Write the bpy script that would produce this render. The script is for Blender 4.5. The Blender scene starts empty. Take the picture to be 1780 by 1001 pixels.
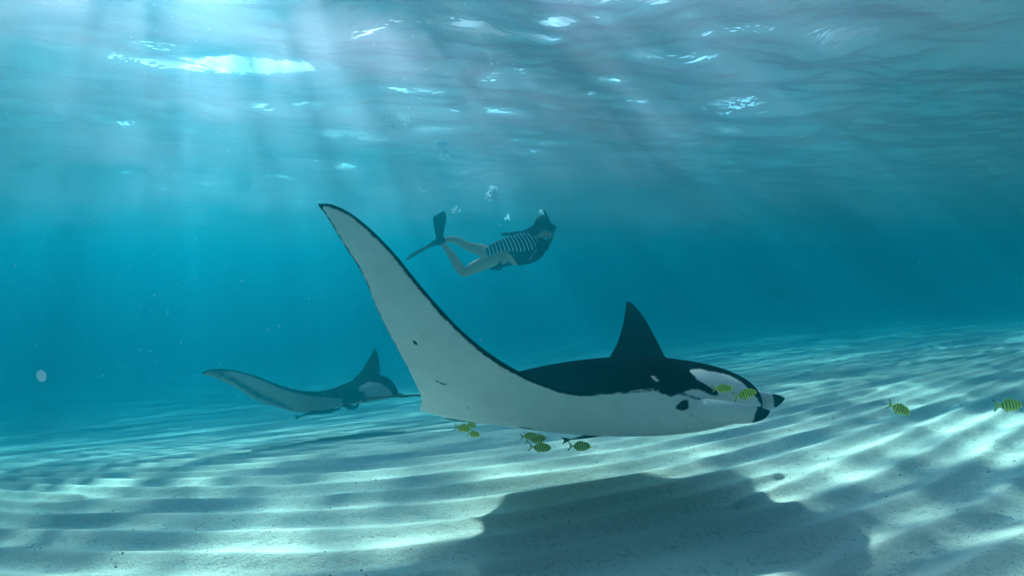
import bpy, bmesh, math, random
import numpy as np
from mathutils import Vector, Matrix

S = bpy.context.scene
COL = S.collection
rad = math.radians
random.seed(7)
rng = np.random.default_rng(7)

# ------------------------------------------------------------------ camera, light, exposure
CAMZ = 1.33
FPX = 1060.0                       # focal length in photograph pixels (1780 wide)
PITCH = math.atan(20.5 / FPX)      # looking very slightly down
cam_d = bpy.data.cameras.new('camera')
cam = bpy.data.objects.new('camera', cam_d); COL.objects.link(cam)
cam_d.sensor_width = 36.0
cam_d.lens = 36.0 * FPX / 1780.0
cam_d.clip_start = 0.05; cam_d.clip_end = 500
cam.location = (0, 0, CAMZ)
cam.rotation_euler = (math.pi / 2 - PITCH, 0, 0)
S.camera = cam

SUNV = Vector((-0.53, 0.96, 1.0)).normalized()      # towards the sun (as refracted under water)
SUN_EL = math.asin(SUNV.z)
SUN_AZ = math.atan2(SUNV.x, SUNV.y)                 # from +Y towards +X

w = bpy.data.worlds.new('World'); S.world = w; w.use_nodes = True
nt = w.node_tree; nt.nodes.clear()
sky = nt.nodes.new('ShaderNodeTexSky'); sky.sky_type = 'NISHITA'; sky.sun_disc = False
sky.sun_elevation = SUN_EL; sky.sun_rotation = SUN_AZ
bg = nt.nodes.new('ShaderNodeBackground'); bg.inputs['Strength'].default_value = 0.05
wo = nt.nodes.new('ShaderNodeOutputWorld')
nt.links.new(sky.outputs[0], bg.inputs[0]); nt.links.new(bg.outputs[0], wo.inputs[0])

sl = bpy.data.lights.new('sun', 'SUN'); sl.energy = 5.0; sl.angle = rad(2.2); sl.color = (1.0, 0.89, 0.80)
so = bpy.data.objects.new('sun', sl); COL.objects.link(so); so.location = (-8, 12, 30)
so.rotation_euler = (-SUNV).to_track_quat('-Z', 'Y').to_euler()

S.view_settings.view_transform = 'Standard'
try: S.view_settings.look = 'None'
except Exception: pass
S.view_settings.gamma = 1.0
S.view_settings.use_curve_mapping = False
S.view_settings.exposure = 1.4
S.cycles.max_bounces = 6
S.cycles.diffuse_bounces = 2
S.cycles.glossy_bounces = 2
S.cycles.transmission_bounces = 3
S.cycles.volume_bounces = 1
S.cycles.transparent_max_bounces = 12
S.cycles.use_denoising = True
S.cycles.sample_clamp_indirect = 4.0
S.cycles.sample_clamp_direct = 0.0
S.cycles.caustics_reflective = False
S.cycles.caustics_refractive = False

# water optics (per metre)
HAZE_DENSITY = 0.165
HAZE_COLOR = (0.004, 0.285, 0.395)
HAZE_G = 0.82
GLOW_DENSITY = 0.18  # layer added under the surface for the sun glow
SURF_Z = 3.25                       # mean height of the sea surface

# ------------------------------------------------------------------ helpers
cp, sp = math.cos(PITCH), math.sin(PITCH)
def P(px, py, d):
    """world point that stands d metres in front of the lens, seen at photo pixel px,py"""
    x = (px - 890.0) / FPX * d; v = (500.5 - py) / FPX * d
    return np.array((x, d * cp + v * sp, CAMZ - d * sp + v * cp))
def PX(p):
    p = np.asarray(p, float); q = p - np.array((0, 0, CAMZ))
    d = q[..., 1] * cp - q[..., 2] * sp; v = q[..., 1] * sp + q[..., 2] * cp
    return 890 + q[..., 0] / d * FPX, 500.5 - v / d * FPX, d

def tag(o, label=None, cat=None, group=None, kind=None):
    if label: o['label'] = label
    if cat: o['category'] = cat
    if group: o['group'] = group
    if kind: o['kind'] = kind
    return o
def empty(name, loc):
    o = bpy.data.objects.new(name, None); COL.objects.link(o); o.location = Vector(loc); o.empty_display_size = 0.1
    return o
def mesh(name, V, F, mat, parent=None, smooth=True, attrs=None, origin=None):
    """one mesh object; V in world coordinates"""
    V = np.asarray(V, dtype=np.float32).reshape(-1, 3).copy()
    if origin is None:
        origin = np.zeros(3); t = parent
        while t is not None:
            if t.parent is None: origin = np.array(t.location)
            t = t.parent
    V -= np.asarray(origin, dtype=np.float32)
    me = bpy.data.meshes.new(name)
    if isinstance(F, np.ndarray) and F.ndim == 2:
        n, k = F.shape
        me.vertices.add(len(V)); me.vertices.foreach_set('co', V.ravel())
        me.loops.add(n * k); me.loops.foreach_set('vertex_index', F.astype(np.int32).ravel())
        me.polygons.add(n)
        me.polygons.foreach_set('loop_start', np.arange(0, n * k, k, dtype=np.int32))
        me.polygons.foreach_set('loop_total', np.full(n, k, dtype=np.int32))
        me.update(calc_edges=True)
    else:
        me.from_pydata([tuple(v) for v in V], [], [tuple(int(i) for i in f) for f in F]); me.update()
    me.polygons.foreach_set('use_smooth', np.full(len(me.polygons), smooth))
    if attrs:
        for k, a in attrs.items():
            at = me.attributes.new(k, 'FLOAT', 'POINT'); at.data.foreach_set('value', np.asarray(a, dtype=np.float32).ravel())
    if mat: me.materials.append(mat)
    o = bpy.data.objects.new(name, me); COL.objects.link(o)
    if parent is not None: o.parent = parent
    else: o.location = Vector([float(c) for c in origin])
    return o

def hash2(ix, iy, seed):
    n = (ix.astype(np.int64) * 374761393 + iy.astype(np.int64) * 668265263 + seed * 974634777) & 0xffffffff
    n = ((n ^ (n >> 13)) * 1274126177) & 0xffffffff
    n = n ^ (n >> 16)
    return (n & 0xffffff) / float(0xffffff)
def vnoise(x, y, seed=0):
    x0 = np.floor(x); y0 = np.floor(y); fx = x - x0; fy = y - y0
    u = fx * fx * fx * (fx * (fx * 6 - 15) + 10); v = fy * fy * fy * (fy * (fy * 6 - 15) + 10)
    ix = x0.astype(np.int64); iy = y0.astype(np.int64)
    a = hash2(ix, iy, seed); b = hash2(ix + 1, iy, seed); c = hash2(ix, iy + 1, seed); d = hash2(ix + 1, iy + 1, seed)
    return ((a * (1 - u) + b * u) * (1 - v) + (c * (1 - u) + d * u) * v) * 2 - 1
def fbm(x, y, seed=0, oct=4):
    r = 0; a = 1.0; s = 0
    for i in range(oct):
        r = r + a * vnoise(x, y, seed + 17 * i); s += a; a *= 0.5; x = x * 2.03 + 11.3; y = y * 1.97 - 5.1
    return r / s
def sstep(a, b, x):
    t = np.clip((x - a) / (b - a), 0, 1); return t * t * (3 - 2 * t)
def grid_faces(nu, nv, wrap_v=False):
    i = np.arange(nu - 1)[:, None]; m = nv if wrap_v else nv - 1; j = np.arange(m)[None, :]
    j2 = (j + 1) % nv
    return np.stack([i * nv + j, (i + 1) * nv + j, (i + 1) * nv + j2, i * nv + j2], -1).reshape(-1, 4)
def catmull(K, t):
    """K (n,k) control rows, t in 0..n-1 -> centripetal-ish smooth interpolation"""
    K = np.asarray(K, float); n = len(K)
    t = np.clip(np.asarray(t, float), 0, n - 1 - 1e-9); i = np.floor(t).astype(int); f = (t - i)[:, None]
    def g(k): return K[np.clip(k, 0, n - 1)]
    p0 = np.where((i == 0)[:, None], 2 * g(i) - g(i + 1), g(i - 1)); p1 = g(i); p2 = g(i + 1)
    p3 = np.where((i + 2 > n - 1)[:, None], 2 * g(i + 1) - g(i), g(i + 2))
    return 0.5 * ((2 * p1) + (-p0 + p2) * f + (2 * p0 - 5 * p1 + 4 * p2 - p3) * f ** 2 + (-p0 + 3 * p1 - 3 * p2 + p3) * f ** 3)
def poly_sdf(px, py, poly):
    """signed distance to polygon in the units given, positive inside"""
    poly = np.asarray(poly, float); d = np.full(px.shape, 1e9); inside = np.zeros(px.shape, bool)
    n = len(poly)
    for i in range(n):
        ax, ay = poly[i]; bx, by = poly[(i + 1) % n]
        ex, ey = bx - ax, by - ay; wx, wy = px - ax, py - ay
        t = np.clip((wx * ex + wy * ey) / (ex * ex + ey * ey + 1e-12), 0, 1)
        d = np.minimum(d, np.hypot(wx - ex * t, wy - ey * t))
        c = ((ay <= py) & (by > py)) | ((by <= py) & (ay > py))
        xi = ax + (py - ay) / (by - ay + 1e-12) * ex
        inside ^= c & (px < xi)
    return np.where(inside, d, -d)
def seg_dist(px, py, pts):
    d = np.full(px.shape, 1e9)
    for (ax, ay), (bx, by) in zip(pts[:-1], pts[1:]):
        ex, ey = bx - ax, by - ay; wx, wy = px - ax, py - ay
        t = np.clip((wx * ex + wy * ey) / (ex * ex + ey * ey + 1e-12), 0, 1)
        d = np.minimum(d, np.hypot(wx - ex * t, wy - ey * t))
    return d
def tube(K, nseg=24, nr=12, flat=None, cap=True):
    """K rows: x,y,z,rx,ry (radii across / along up).  flat: up reference vector"""
    K = np.asarray(K, float)
    Q = catmull(K, np.linspace(0, len(K) - 1, nseg)); c = Q[:, :3]
    rx = np.maximum(Q[:, 3], 1e-4); ry = np.maximum(Q[:, 4] if K.shape[1] > 4 else Q[:, 3], 1e-4)
    T = np.gradient(c, axis=0); T /= np.linalg.norm(T, axis=1)[:, None] + 1e-9
    up = np.array(flat if flat is not None else (0, 0, 1.0)); up = np.broadcast_to(up, T.shape)
    A = np.cross(T, up); A /= np.linalg.norm(A, axis=1)[:, None] + 1e-9
    B = np.cross(A, T)
    a = np.linspace(0, 2 * np.pi, nr, endpoint=False)
    V = c[:, None, :] + A[:, None, :] * (rx[:, None] * np.cos(a))[..., None] + B[:, None, :] * (ry[:, None] * np.sin(a))[..., None]
    F = [tuple(f) for f in grid_faces(nseg, nr, True)]
    if cap:
        F.append(tuple(range(nr))); F.append(tuple(reversed(range((nseg - 1) * nr, nseg * nr))))
    return V.reshape(-1, 3), F
def ellipsoid(c, r, M=None, nu=10, nv=14):
    u = np.linspace(0, np.pi, nu + 2)[1:-1]; v = np.linspace(0, 2 * np.pi, nv, endpoint=False)
    X = np.stack([np.sin(u)[:, None] * np.cos(v), np.sin(u)[:, None] * np.sin(v), np.repeat(np.cos(u)[:, None], nv, 1)], -1).reshape(-1, 3)
    X = np.vstack([X, [[0, 0, 1]], [[0, 0, -1]]]) * np.asarray(r)
    if M is not None: X = X @ np.array(M).T
    F = [tuple(f) for f in grid_faces(nu, nv, True)]
    t = nu * nv
    F += [(t, j, (j + 1) % nv) for j in range(nv)]
    F += [(t + 1, (nu - 1) * nv + (j + 1) % nv, (nu - 1) * nv + j) for j in range(nv)]
    return X + np.asarray(c), F
def merge(parts):
    V = []; F = []; o = 0
    for v, f in parts:
        V.append(np.asarray(v)); F += [tuple(int(i) + o for i in q) for q in f]; o += len(v)
    return np.vstack(V), F

# ---- materials
def newmat(name):
    m = bpy.data.materials.new(name); m.use_nodes = True; n = m.node_tree; n.nodes.clear()
    out = n.nodes.new('ShaderNodeOutputMaterial'); return m, n, out
def N(n, t, **kw):
    x = n.nodes.new(t)
    for k, v in kw.items():
        if k in x.inputs.keys() if isinstance(k, str) else False: x.inputs[k].default_value = v
        else: setattr(x, k, v)
    return x
def math_n(n, op, a, b=None, c=None, clamp=False):
    x = n.nodes.new('ShaderNodeMath'); x.operation = op; x.use_clamp = clamp
    for i, v in enumerate((a, b, c)):
        if v is None: continue
        if hasattr(v, 'links'): n.links.new(v, x.inputs[i])
        else: x.inputs[i].default_value = v
    return x.outputs[0]
def noise_n(n, scale, detail=4, rough=0.55, vec=None, dist=0.0):
    x = n.nodes.new('ShaderNodeTexNoise'); x.inputs['Scale'].default_value = scale; x.inputs['Detail'].default_value = detail
    x.inputs['Roughness'].default_value = rough; x.inputs['Distortion'].default_value = dist
    if vec is not None: n.links.new(vec, x.inputs['Vector'])
    return x.outputs['Fac']
def mapr(n, v, a, b, c, d, smooth=False):
    x = n.nodes.new('ShaderNodeMapRange'); n.links.new(v, x.inputs[0])
    for i, q in zip((1, 2, 3, 4), (a, b, c, d)): x.inputs[i].default_value = q
    if smooth: x.interpolation_type = 'SMOOTHSTEP'
    return x.outputs[0]
def mixc(n, f, a, b):
    x = n.nodes.new('ShaderNodeMix'); x.data_type = 'RGBA'
    if hasattr(f, 'links'): n.links.new(f, x.inputs[0])
    else: x.inputs[0].default_value = f
    for i, v in ((6, a), (7, b)):
        if hasattr(v, 'links'): n.links.new(v, x.inputs[i])
        else: x.inputs[i].default_value = (*v, 1) if len(v) == 3 else v
    return x.outputs[2]
def princ(n, out, color, rough=0.6, spec=0.3, normal=None):
    b = n.nodes.new('ShaderNodeBsdfPrincipled')
    if hasattr(color, 'links'): n.links.new(color, b.inputs['Base Color'])
    else: b.inputs['Base Color'].default_value = (*color, 1)
    b.inputs['Roughness'].default_value = rough; b.inputs['Specular IOR Level'].default_value = spec * .15
    if normal is not None: n.links.new(normal, b.inputs['Normal'])
    n.links.new(b.outputs[0], out.inputs['Surface']); return b
def bump(n, h, strength=0.3, dist=0.01, normal=None):
    b = n.nodes.new('ShaderNodeBump'); b.inputs['Strength'].default_value = strength; b.inputs['Distance'].default_value = dist
    n.links.new(h, b.inputs['Height'])
    if normal is not None: n.links.new(normal, b.inputs['Normal'])
    return b.outputs[0]
def simple(name, color, rough=0.6, spec=0.3, var=0.15, scale=30, bstr=0.15):
    m, n, out = newmat(name)
    tc = n.nodes.new('ShaderNodeTexCoord').outputs['Object']
    f = noise_n(n, scale, 4, 0.6, tc)
    c = mixc(n, f, tuple(max(0, k * (1 - var)) for k in color), tuple(min(1, k * (1 + var)) for k in color))
    princ(n, out, c, rough, spec, bump(n, noise_n(n, scale * 3, 3, 0.6, tc), bstr, 0.002)); return m

def mat_sand():
    m, n, out = newmat('sand')
    tc = n.nodes.new('ShaderNodeTexCoord').outputs['Object']
    a = noise_n(n, 1.1, 5, 0.6, tc); b = noise_n(n, 160, 3, 0.7, tc)
    c = mixc(n, a, (0.52, 0.50, 0.47), (0.66, 0.64, 0.61))
    sp_ = mapr(n, b, 0.55, 0.70, 0.0, 0.5)
    c = mixc(n, sp_, c, (0.20, 0.17, 0.13))
    # coarse shell grit gathers in the troughs
    at = n.nodes.new('ShaderNodeAttribute'); at.attribute_name = 'trough'
    g = noise_n(n, 42, 5, 0.8, tc)
    gg = math_n(n, 'MULTIPLY', mapr(n, g, 0.52, 0.66, 0.0, 1.0), mapr(n, at.outputs['Fac'], 0.25, 0.9, 0.1, 0.85))
    c = mixc(n, gg, c, (0.22, 0.20, 0.17))
    h = math_n(n, 'ADD', math_n(n, 'MULTIPLY', noise_n(n, 90, 4, 0.7, tc), 0.5), math_n(n, 'MULTIPLY', noise_n(n, 14, 4, 0.6, tc), 1.0))
    princ(n, out, c, 0.95, 0.05, bump(n, h, 0.5, 0.03)); return m
def mat_surface():
    """sea surface from below: Fresnel (total reflection beyond the critical angle), sun patches put into its transparent colour"""
    m, n, out = newmat('sea_surface')
    g = n.nodes.new('ShaderNodeNewGeometry')
    mp = n.nodes.new('ShaderNodeMapping'); n.links.new(g.outputs['Position'], mp.inputs[0])
    mp.inputs['Rotation'].default_value = (0, 0, rad(12)); mp.inputs['Scale'].default_value = (0.75, 1.0, 1.0)
    h1 = noise_n(n, 1.8, 4, 0.55, mp.outputs[0], 0.5)
    nb = bump(n, h1, 0.42, 0.2)
    fr = n.nodes.new('ShaderNodeFresnel'); fr.inputs['IOR'].default_value = 1.333; n.links.new(nb, fr.inputs['Normal'])
    gl = n.nodes.new('ShaderNodeBsdfGlossy'); gl.inputs['Roughness'].default_value = 0.18; n.links.new(nb, gl.inputs['Normal'])
    gl.inputs['Color'].default_value = (0.14, 0.44, 0.62, 1)  # reflection darkened to blue-green in place of red absorbed along the water path
    tr = n.nodes.new('ShaderNodeBsdfTransparent')
    # noise in the transparent colour imitates wave-focused sun patches and shafts
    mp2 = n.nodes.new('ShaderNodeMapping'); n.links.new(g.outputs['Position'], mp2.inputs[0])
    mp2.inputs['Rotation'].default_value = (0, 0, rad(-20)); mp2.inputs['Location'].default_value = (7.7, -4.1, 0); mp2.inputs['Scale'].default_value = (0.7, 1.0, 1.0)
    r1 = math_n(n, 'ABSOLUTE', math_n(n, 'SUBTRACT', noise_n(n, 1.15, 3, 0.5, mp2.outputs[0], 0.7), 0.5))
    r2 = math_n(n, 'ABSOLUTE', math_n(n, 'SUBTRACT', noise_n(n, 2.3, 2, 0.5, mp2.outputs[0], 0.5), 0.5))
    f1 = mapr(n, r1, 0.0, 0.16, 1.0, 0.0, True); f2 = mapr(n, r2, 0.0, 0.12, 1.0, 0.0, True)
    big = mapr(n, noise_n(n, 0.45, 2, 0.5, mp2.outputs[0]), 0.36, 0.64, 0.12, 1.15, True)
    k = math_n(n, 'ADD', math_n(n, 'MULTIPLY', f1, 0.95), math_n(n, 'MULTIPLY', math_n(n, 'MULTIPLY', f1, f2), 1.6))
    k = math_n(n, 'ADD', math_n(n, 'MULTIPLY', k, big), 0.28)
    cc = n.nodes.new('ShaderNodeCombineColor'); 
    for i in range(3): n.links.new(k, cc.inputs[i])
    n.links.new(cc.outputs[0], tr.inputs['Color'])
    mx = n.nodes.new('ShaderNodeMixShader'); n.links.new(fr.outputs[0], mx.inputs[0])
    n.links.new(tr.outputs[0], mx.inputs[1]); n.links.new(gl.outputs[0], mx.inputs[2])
    # part of the light is spread by the fine chop (small bubbles and ripples)
    rf = n.nodes.new('ShaderNodeBsdfTranslucent'); rf.inputs['Color'].default_value = (0.9, 0.9, 0.9, 1)
    mx2 = n.nodes.new('ShaderNodeMixShader'); mx2.inputs[0].default_value = 0.04
    n.links.new(mx.outputs[0], mx2.inputs[1]); n.links.new(rf.outputs[0], mx2.inputs[2])
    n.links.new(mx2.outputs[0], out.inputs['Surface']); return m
def mat_manta(dark=(0.0016, 0.0018, 0.0024), light=(0.86, 0.84, 0.82), edge=1.6, namp=3.6):
    m, n, out = newmat('manta_skin')
    tc = n.nodes.new('ShaderNodeTexCoord').outputs['Object']
    at = n.nodes.new('ShaderNodeAttribute'); at.attribute_name = 'dark'
    nz = math_n(n, 'MULTIPLY', math_n(n, 'SUBTRACT', noise_n(n, 45, 5, 0.7, tc), 0.5), namp * 2)
    big = math_n(n, 'MULTIPLY', math_n(n, 'SUBTRACT', noise_n(n, 13, 3, 0.6, tc), 0.5), namp * 1.3)
    nz = math_n(n, 'ADD', nz, big)
    v = math_n(n, 'ADD', at.outputs['Fac'], nz)
    f = mapr(n, v, -edge, edge, 0, 1, True)
    blot = noise_n(n, 3.2, 5, 0.65, tc)
    fine = noise_n(n, 70, 4, 0.7, tc)
    dk = mixc(n, mapr(n, blot, 0.35, 0.7, 0, 1), dark, tuple(k * 1.8 + 0.001 for k in dark))
    dk = mixc(n, mapr(n, fine, 0.62, 0.75, 0, 0.35), dk, (0.010, 0.011, 0.012))
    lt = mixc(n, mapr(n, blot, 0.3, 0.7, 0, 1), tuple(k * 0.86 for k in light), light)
    lt = mixc(n, mapr(n, fine, 0.60, 0.74, 0, 0.22), lt, (0.30, 0.30, 0.30))
    # thin pale and dark scratches, soft dirty mottling
    mp = n.nodes.new('ShaderNodeMapping'); n.links.new(tc, mp.inputs[0]); mp.inputs['Rotation'].default_value = (0.3, 0.2, 0.8); mp.inputs['Scale'].default_value = (1.5, 9, 9)
    sc_ = mapr(n, math_n(n, 'ABSOLUTE', math_n(n, 'SUBTRACT', noise_n(n, 2.2, 3, .5, mp.outputs[0], 1.5), .5)), 0.0, 0.006, 0.30, 0.0)
    sc_ = math_n(n, 'MULTIPLY', sc_, mapr(n, noise_n(n, 5, 2, .5, tc), .55, .62, 0, 1))
    lt = mixc(n, sc_, lt, (0.22, 0.22, 0.24))
    lt = mixc(n, mapr(n, noise_n(n, 18, 6, .75, tc), .52, .72, 0, .22), lt, (0.36, 0.36, 0.36))
    c = mixc(n, f, lt, dk)
    h = math_n(n, 'ADD', noise_n(n, 120, 4, 0.7, tc), math_n(n, 'MULTIPLY', noise_n(n, 9, 3, 0.5, tc), 2.0))
    b = princ(n, out, c, 0.5, 0.1, bump(n, h, 0.3, 0.006)); n.links.new(mapr(n, f, 0, 1, .06, .0), b.inputs['Specular IOR Level']); return m

M_SAND = mat_sand(); M_SURF = mat_surface(); M_MANTA = mat_manta()

# ------------------------------------------------------------------ the setting
def axis(a, b, fine0, fine1, nf, nc):
    L = fine0 - np.geomspace(1e-9 + 0.04, fine0 - a, nc)[::-1]; R = fine1 + np.geomspace(0.04, b - fine1, nc)
    return np.concatenate([L, np.linspace(fine0, fine1, nf), R])
def ripple(u):
    """sharp crested ripple, u in wavelengths: gentle side away, steep side to the camera"""
    f = u - np.floor(u)
    a = 0.42
    f = np.where(f < a, f / a * 0.5, 0.5 + (f - a) / (1 - a) * 0.5)
    c = 0.5 - 0.5 * np.cos(2 * np.pi * f)
    return 0.45 * c ** 1.2 + 0.55 * (1 - np.sqrt(np.maximum(0, (1 - c)) + 0.004))
_fr = np.random.default_rng(21)
FORKS = [(_fr.uniform(-9, 10), _fr.uniform(-3, 14), 1 if i % 2 else -1) for i in range(26)]
def base_z(x, y):
    z = 0.045 * x * np.exp(-np.abs(x) / 40) - 0.12 * np.logaddexp(0, (y - 3.6 - 0.6 * x) * 1.5) / 1.5 * np.exp(-np.maximum(y, 0) / 60)
    z = z - 0.085 * np.logaddexp(0, (y - 4.5) * 1.2) / 1.2 * np.exp(-np.maximum(y, 0) / 50)
    z = z + 0.045 * np.logaddexp(0, (x * 0.9 + y * 0.35 - 4.0) * 1.2) / 1.2 * np.exp(-(np.abs(x) + np.maximum(y, 0)) / 60)
    return z + 0.23 + 0.04 * fbm(x * 0.35, y * 0.35, 5, 3)
def sand_z(X, Y):
    k = 0.7; x = X / k; y = Y / k
    sx = np.clip(x, -30, 40)
    g = 0.078 * (np.clip(sx, -4.5, 3.6) + 1.1) ** 2 + np.maximum(sx - 3.6, 0) * 0.73 + np.minimum(sx + 4.5, 0) * -0.53
    wv = 0.15 * fbm(x * 0.25, y * 0.4, 11, 2) + 0.03 * fbm(x * 0.9, y * 1.6, 12, 2)
    t = y - g + wv
    lam = 0.35
    p = t / lam * (1 + 0.10 * vnoise(x * 0.12, y * 0.12, 31))
    for (qx, qt, sg) in FORKS:                      # where one crest splits into two
        p = p + sg * np.arctan2((t - qt) * 1.6, (x - qx)) / (2 * np.pi)
    r = ripple(p)
    amp = 0.054 * (0.65 + 0.5 * sstep(-0.6, 0.6, fbm(x * 0.3, y * 0.5, 61, 2)))
    far = np.exp(-np.maximum(y - 20, 0) / 14)
    z = base_z(X, Y) + k * (amp * r * far + 0.004 * fbm(x * 6, y * 9, 71, 3))
    return z, 1 - r
def build_seabed():
    xs = axis(-90, 90, -5.0, 8.0, 760, 70)
    ys = np.concatenate([np.linspace(-60, 1.0, 24)[:-1], np.linspace(1.0, 1.9, 16)[:-1], np.geomspace(1.9, 16, 680)[:-1], np.geomspace(16, 100, 60)])
    X, Y = np.meshgrid(xs, ys, indexing='ij'); Z, tr = sand_z(X, Y)
    V = np.stack([X, Y, Z], -1).reshape(-1, 3)
    o = mesh('seabed', V, grid_faces(len(xs), len(ys)), M_SAND, attrs={'trough': tr})
    tag(o, 'pale rippled sand floor of the sea with sunlight patches', kind='structure')
def build_surface():
    xs = axis(-100, 100, -14, 14, 380, 60)
    ys = np.concatenate([np.linspace(-60, 1.5, 30)[:-1], np.linspace(1.5, 16, 420)[:-1], np.geomspace(16, 110, 170)])
    X, Y = np.meshgrid(xs, ys, indexing='ij')
    c, s = math.cos(0.18), math.sin(0.18); U = X * c + Y * s; W = -X * s + Y * c
    Z = 0.16 * fbm(U * 0.22, W * 0.45, 3, 3) + 0.14 * fbm(U * 0.8, W * 1.7, 8, 3) + 0.012 * fbm(U * 2.2, W * 4.0, 9, 3)
    V = np.stack([X, Y, SURF_Z + Z], -1).reshape(-1, 3)
    F = grid_faces(len(xs), len(ys))
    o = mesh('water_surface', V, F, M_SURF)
    tag(o, 'rippling sea surface seen from below with bright glints', kind='structure')
def build_haze():
    m, n, out = newmat('sea_haze')
    v = n.nodes.new('ShaderNodeVolumePrincipled')
    v.inputs['Color'].default_value = (*HAZE_COLOR, 1); v.inputs['Absorption Color'].default_value = (0, 0.36, 0.60, 1)
    v.inputs['Density'].default_value = HAZE_DENSITY; v.inputs['Anisotropy'].default_value = HAZE_G
    n.links.new(v.outputs[0], out.inputs['Volume'])
    x0, x1, y0, y1, z0, z1 = -130, 130, -90, 140, -14, SURF_Z + 0.9
    V = [(x, y, z) for x in (x0, x1) for y in (y0, y1) for z in (z0, z1)]
    F = [(0, 1, 3, 2), (4, 6, 7, 5), (0, 4, 5, 1), (2, 3, 7, 6), (0, 2, 6, 4), (1, 5, 7, 3)]
    tag(mesh('haze', V, F, m, smooth=False), 'blue green haze of the sea water', kind='stuff')
def build_glow_layer():
    """scattering layer added just under the surface to make the sun glow and shafts"""
    m, n, out = newmat('sun_glow_layer')
    v = n.nodes.new('ShaderNodeVolumeScatter')
    v.inputs['Color'].default_value = (1.0, 0.50, 0.74, 1); v.inputs['Density'].default_value = GLOW_DENSITY; v.inputs['Anisotropy'].default_value = 0.92  # pink tint gives the added glow its lilac tone
    n.links.new(v.outputs[0], out.inputs['Volume'])
    x0, x1, y0, y1, z0, z1 = -110, 110, -70, 120, SURF_Z - 0.62, SURF_Z + 0.45
    V = [(x, y, z) for x in (x0, x1) for y in (y0, y1) for z in (z0, z1)]
    F = [(0, 1, 3, 2), (4, 6, 7, 5), (0, 4, 5, 1), (2, 3, 7, 6), (0, 2, 6, 4), (1, 5, 7, 3)]
    tag(mesh('sun_glow_layer', V, F, m, smooth=False), 'added scattering layer just under the surface for the sun glow', kind='stuff')
build_seabed(); build_surface(); build_haze(); build_glow_layer()

# ------------------------------------------------------------------ mantas
def loft(stations, ns=220, nc=72, sc=0.7):
    """stations rows: LEpx,LEpy,LEd, TEpx,TEpy,TEd, top, bottom, a, b -> V grid, sides"""
    K = []
    for s in stations:
        K.append(np.concatenate([P(s[0], s[1], s[2] * sc), P(s[3], s[4], s[5] * sc), (s[6] * sc, s[7] * sc), s[8:]]))
    K = np.array(K)
    t = np.linspace(0, len(K) - 1, ns)
    Q = catmull(K, t); LE = Q[:, :3]; TE = Q[:, 3:6]
    th_t = np.maximum(Q[:, 6], 0.002); th_b = np.maximum(Q[:, 7], 0.002); a = Q[:, 8]; b = Q[:, 9]; margin = Q[:, 10]
    ch = TE - LE; mid = LE * 0.5 + TE * 0.5
    span = np.gradient(LE * 0.6 + TE * 0.4, axis=0); nrm = np.cross(span, ch); nrm /= np.linalg.norm(nrm, axis=1)[:, None] + 1e-9
    k = np.ones(21) / 21
    nrm = np.stack([np.convolve(np.pad(nrm[:, i], 10, mode='edge'), k, 'valid') for i in range(3)], -1)
    nrm /= np.linalg.norm(nrm, axis=1)[:, None] + 1e-9
    cc = (1 - np.cos(np.linspace(0, np.pi, nc))) / 2
    def prof(a, b):
        f = cc[None, :] ** a[:, None] * (1 - cc[None, :]) ** b[:, None]
        return f / ((a / (a + b)) ** a * (b / (a + b)) ** b)[:, None]
    f = prof(a, b)
    core = LE[:, None, :] + ch[:, None, :] * cc[None, :, None]
    fade = np.sin(np.pi * np.clip(np.linspace(0, 1, ns), 0.0, 1.0)) ** 0.02
    top = core + nrm[:, None, :] * (f * th_t[:, None])[..., None]
    bot = core - nrm[:, None, :] * (f * th_b[:, None])[..., None]
    # ring: top LE->TE then bottom TE->LE
    ring = np.concatenate([top, bot[:, -2:0:-1]], 1)
    side = np.concatenate([np.ones(nc), -np.ones(nc - 2)])
    cr = np.concatenate([cc, cc[-2:0:-1]])
    nr = ring.shape[1]
    V = ring.reshape(-1, 3)
    F = grid_faces(ns, nr, True)
    chl = np.linalg.norm(ch, axis=1)
    return V, F, dict(ns=ns, nr=nr, side=np.tile(side, ns), c=np.tile(cr, ns), s=np.repeat(np.linspace(0, 1, ns), nr),
                      chord=np.repeat(chl, nr), margin=np.repeat(margin, nr), t=np.repeat(t, nr))

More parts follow.
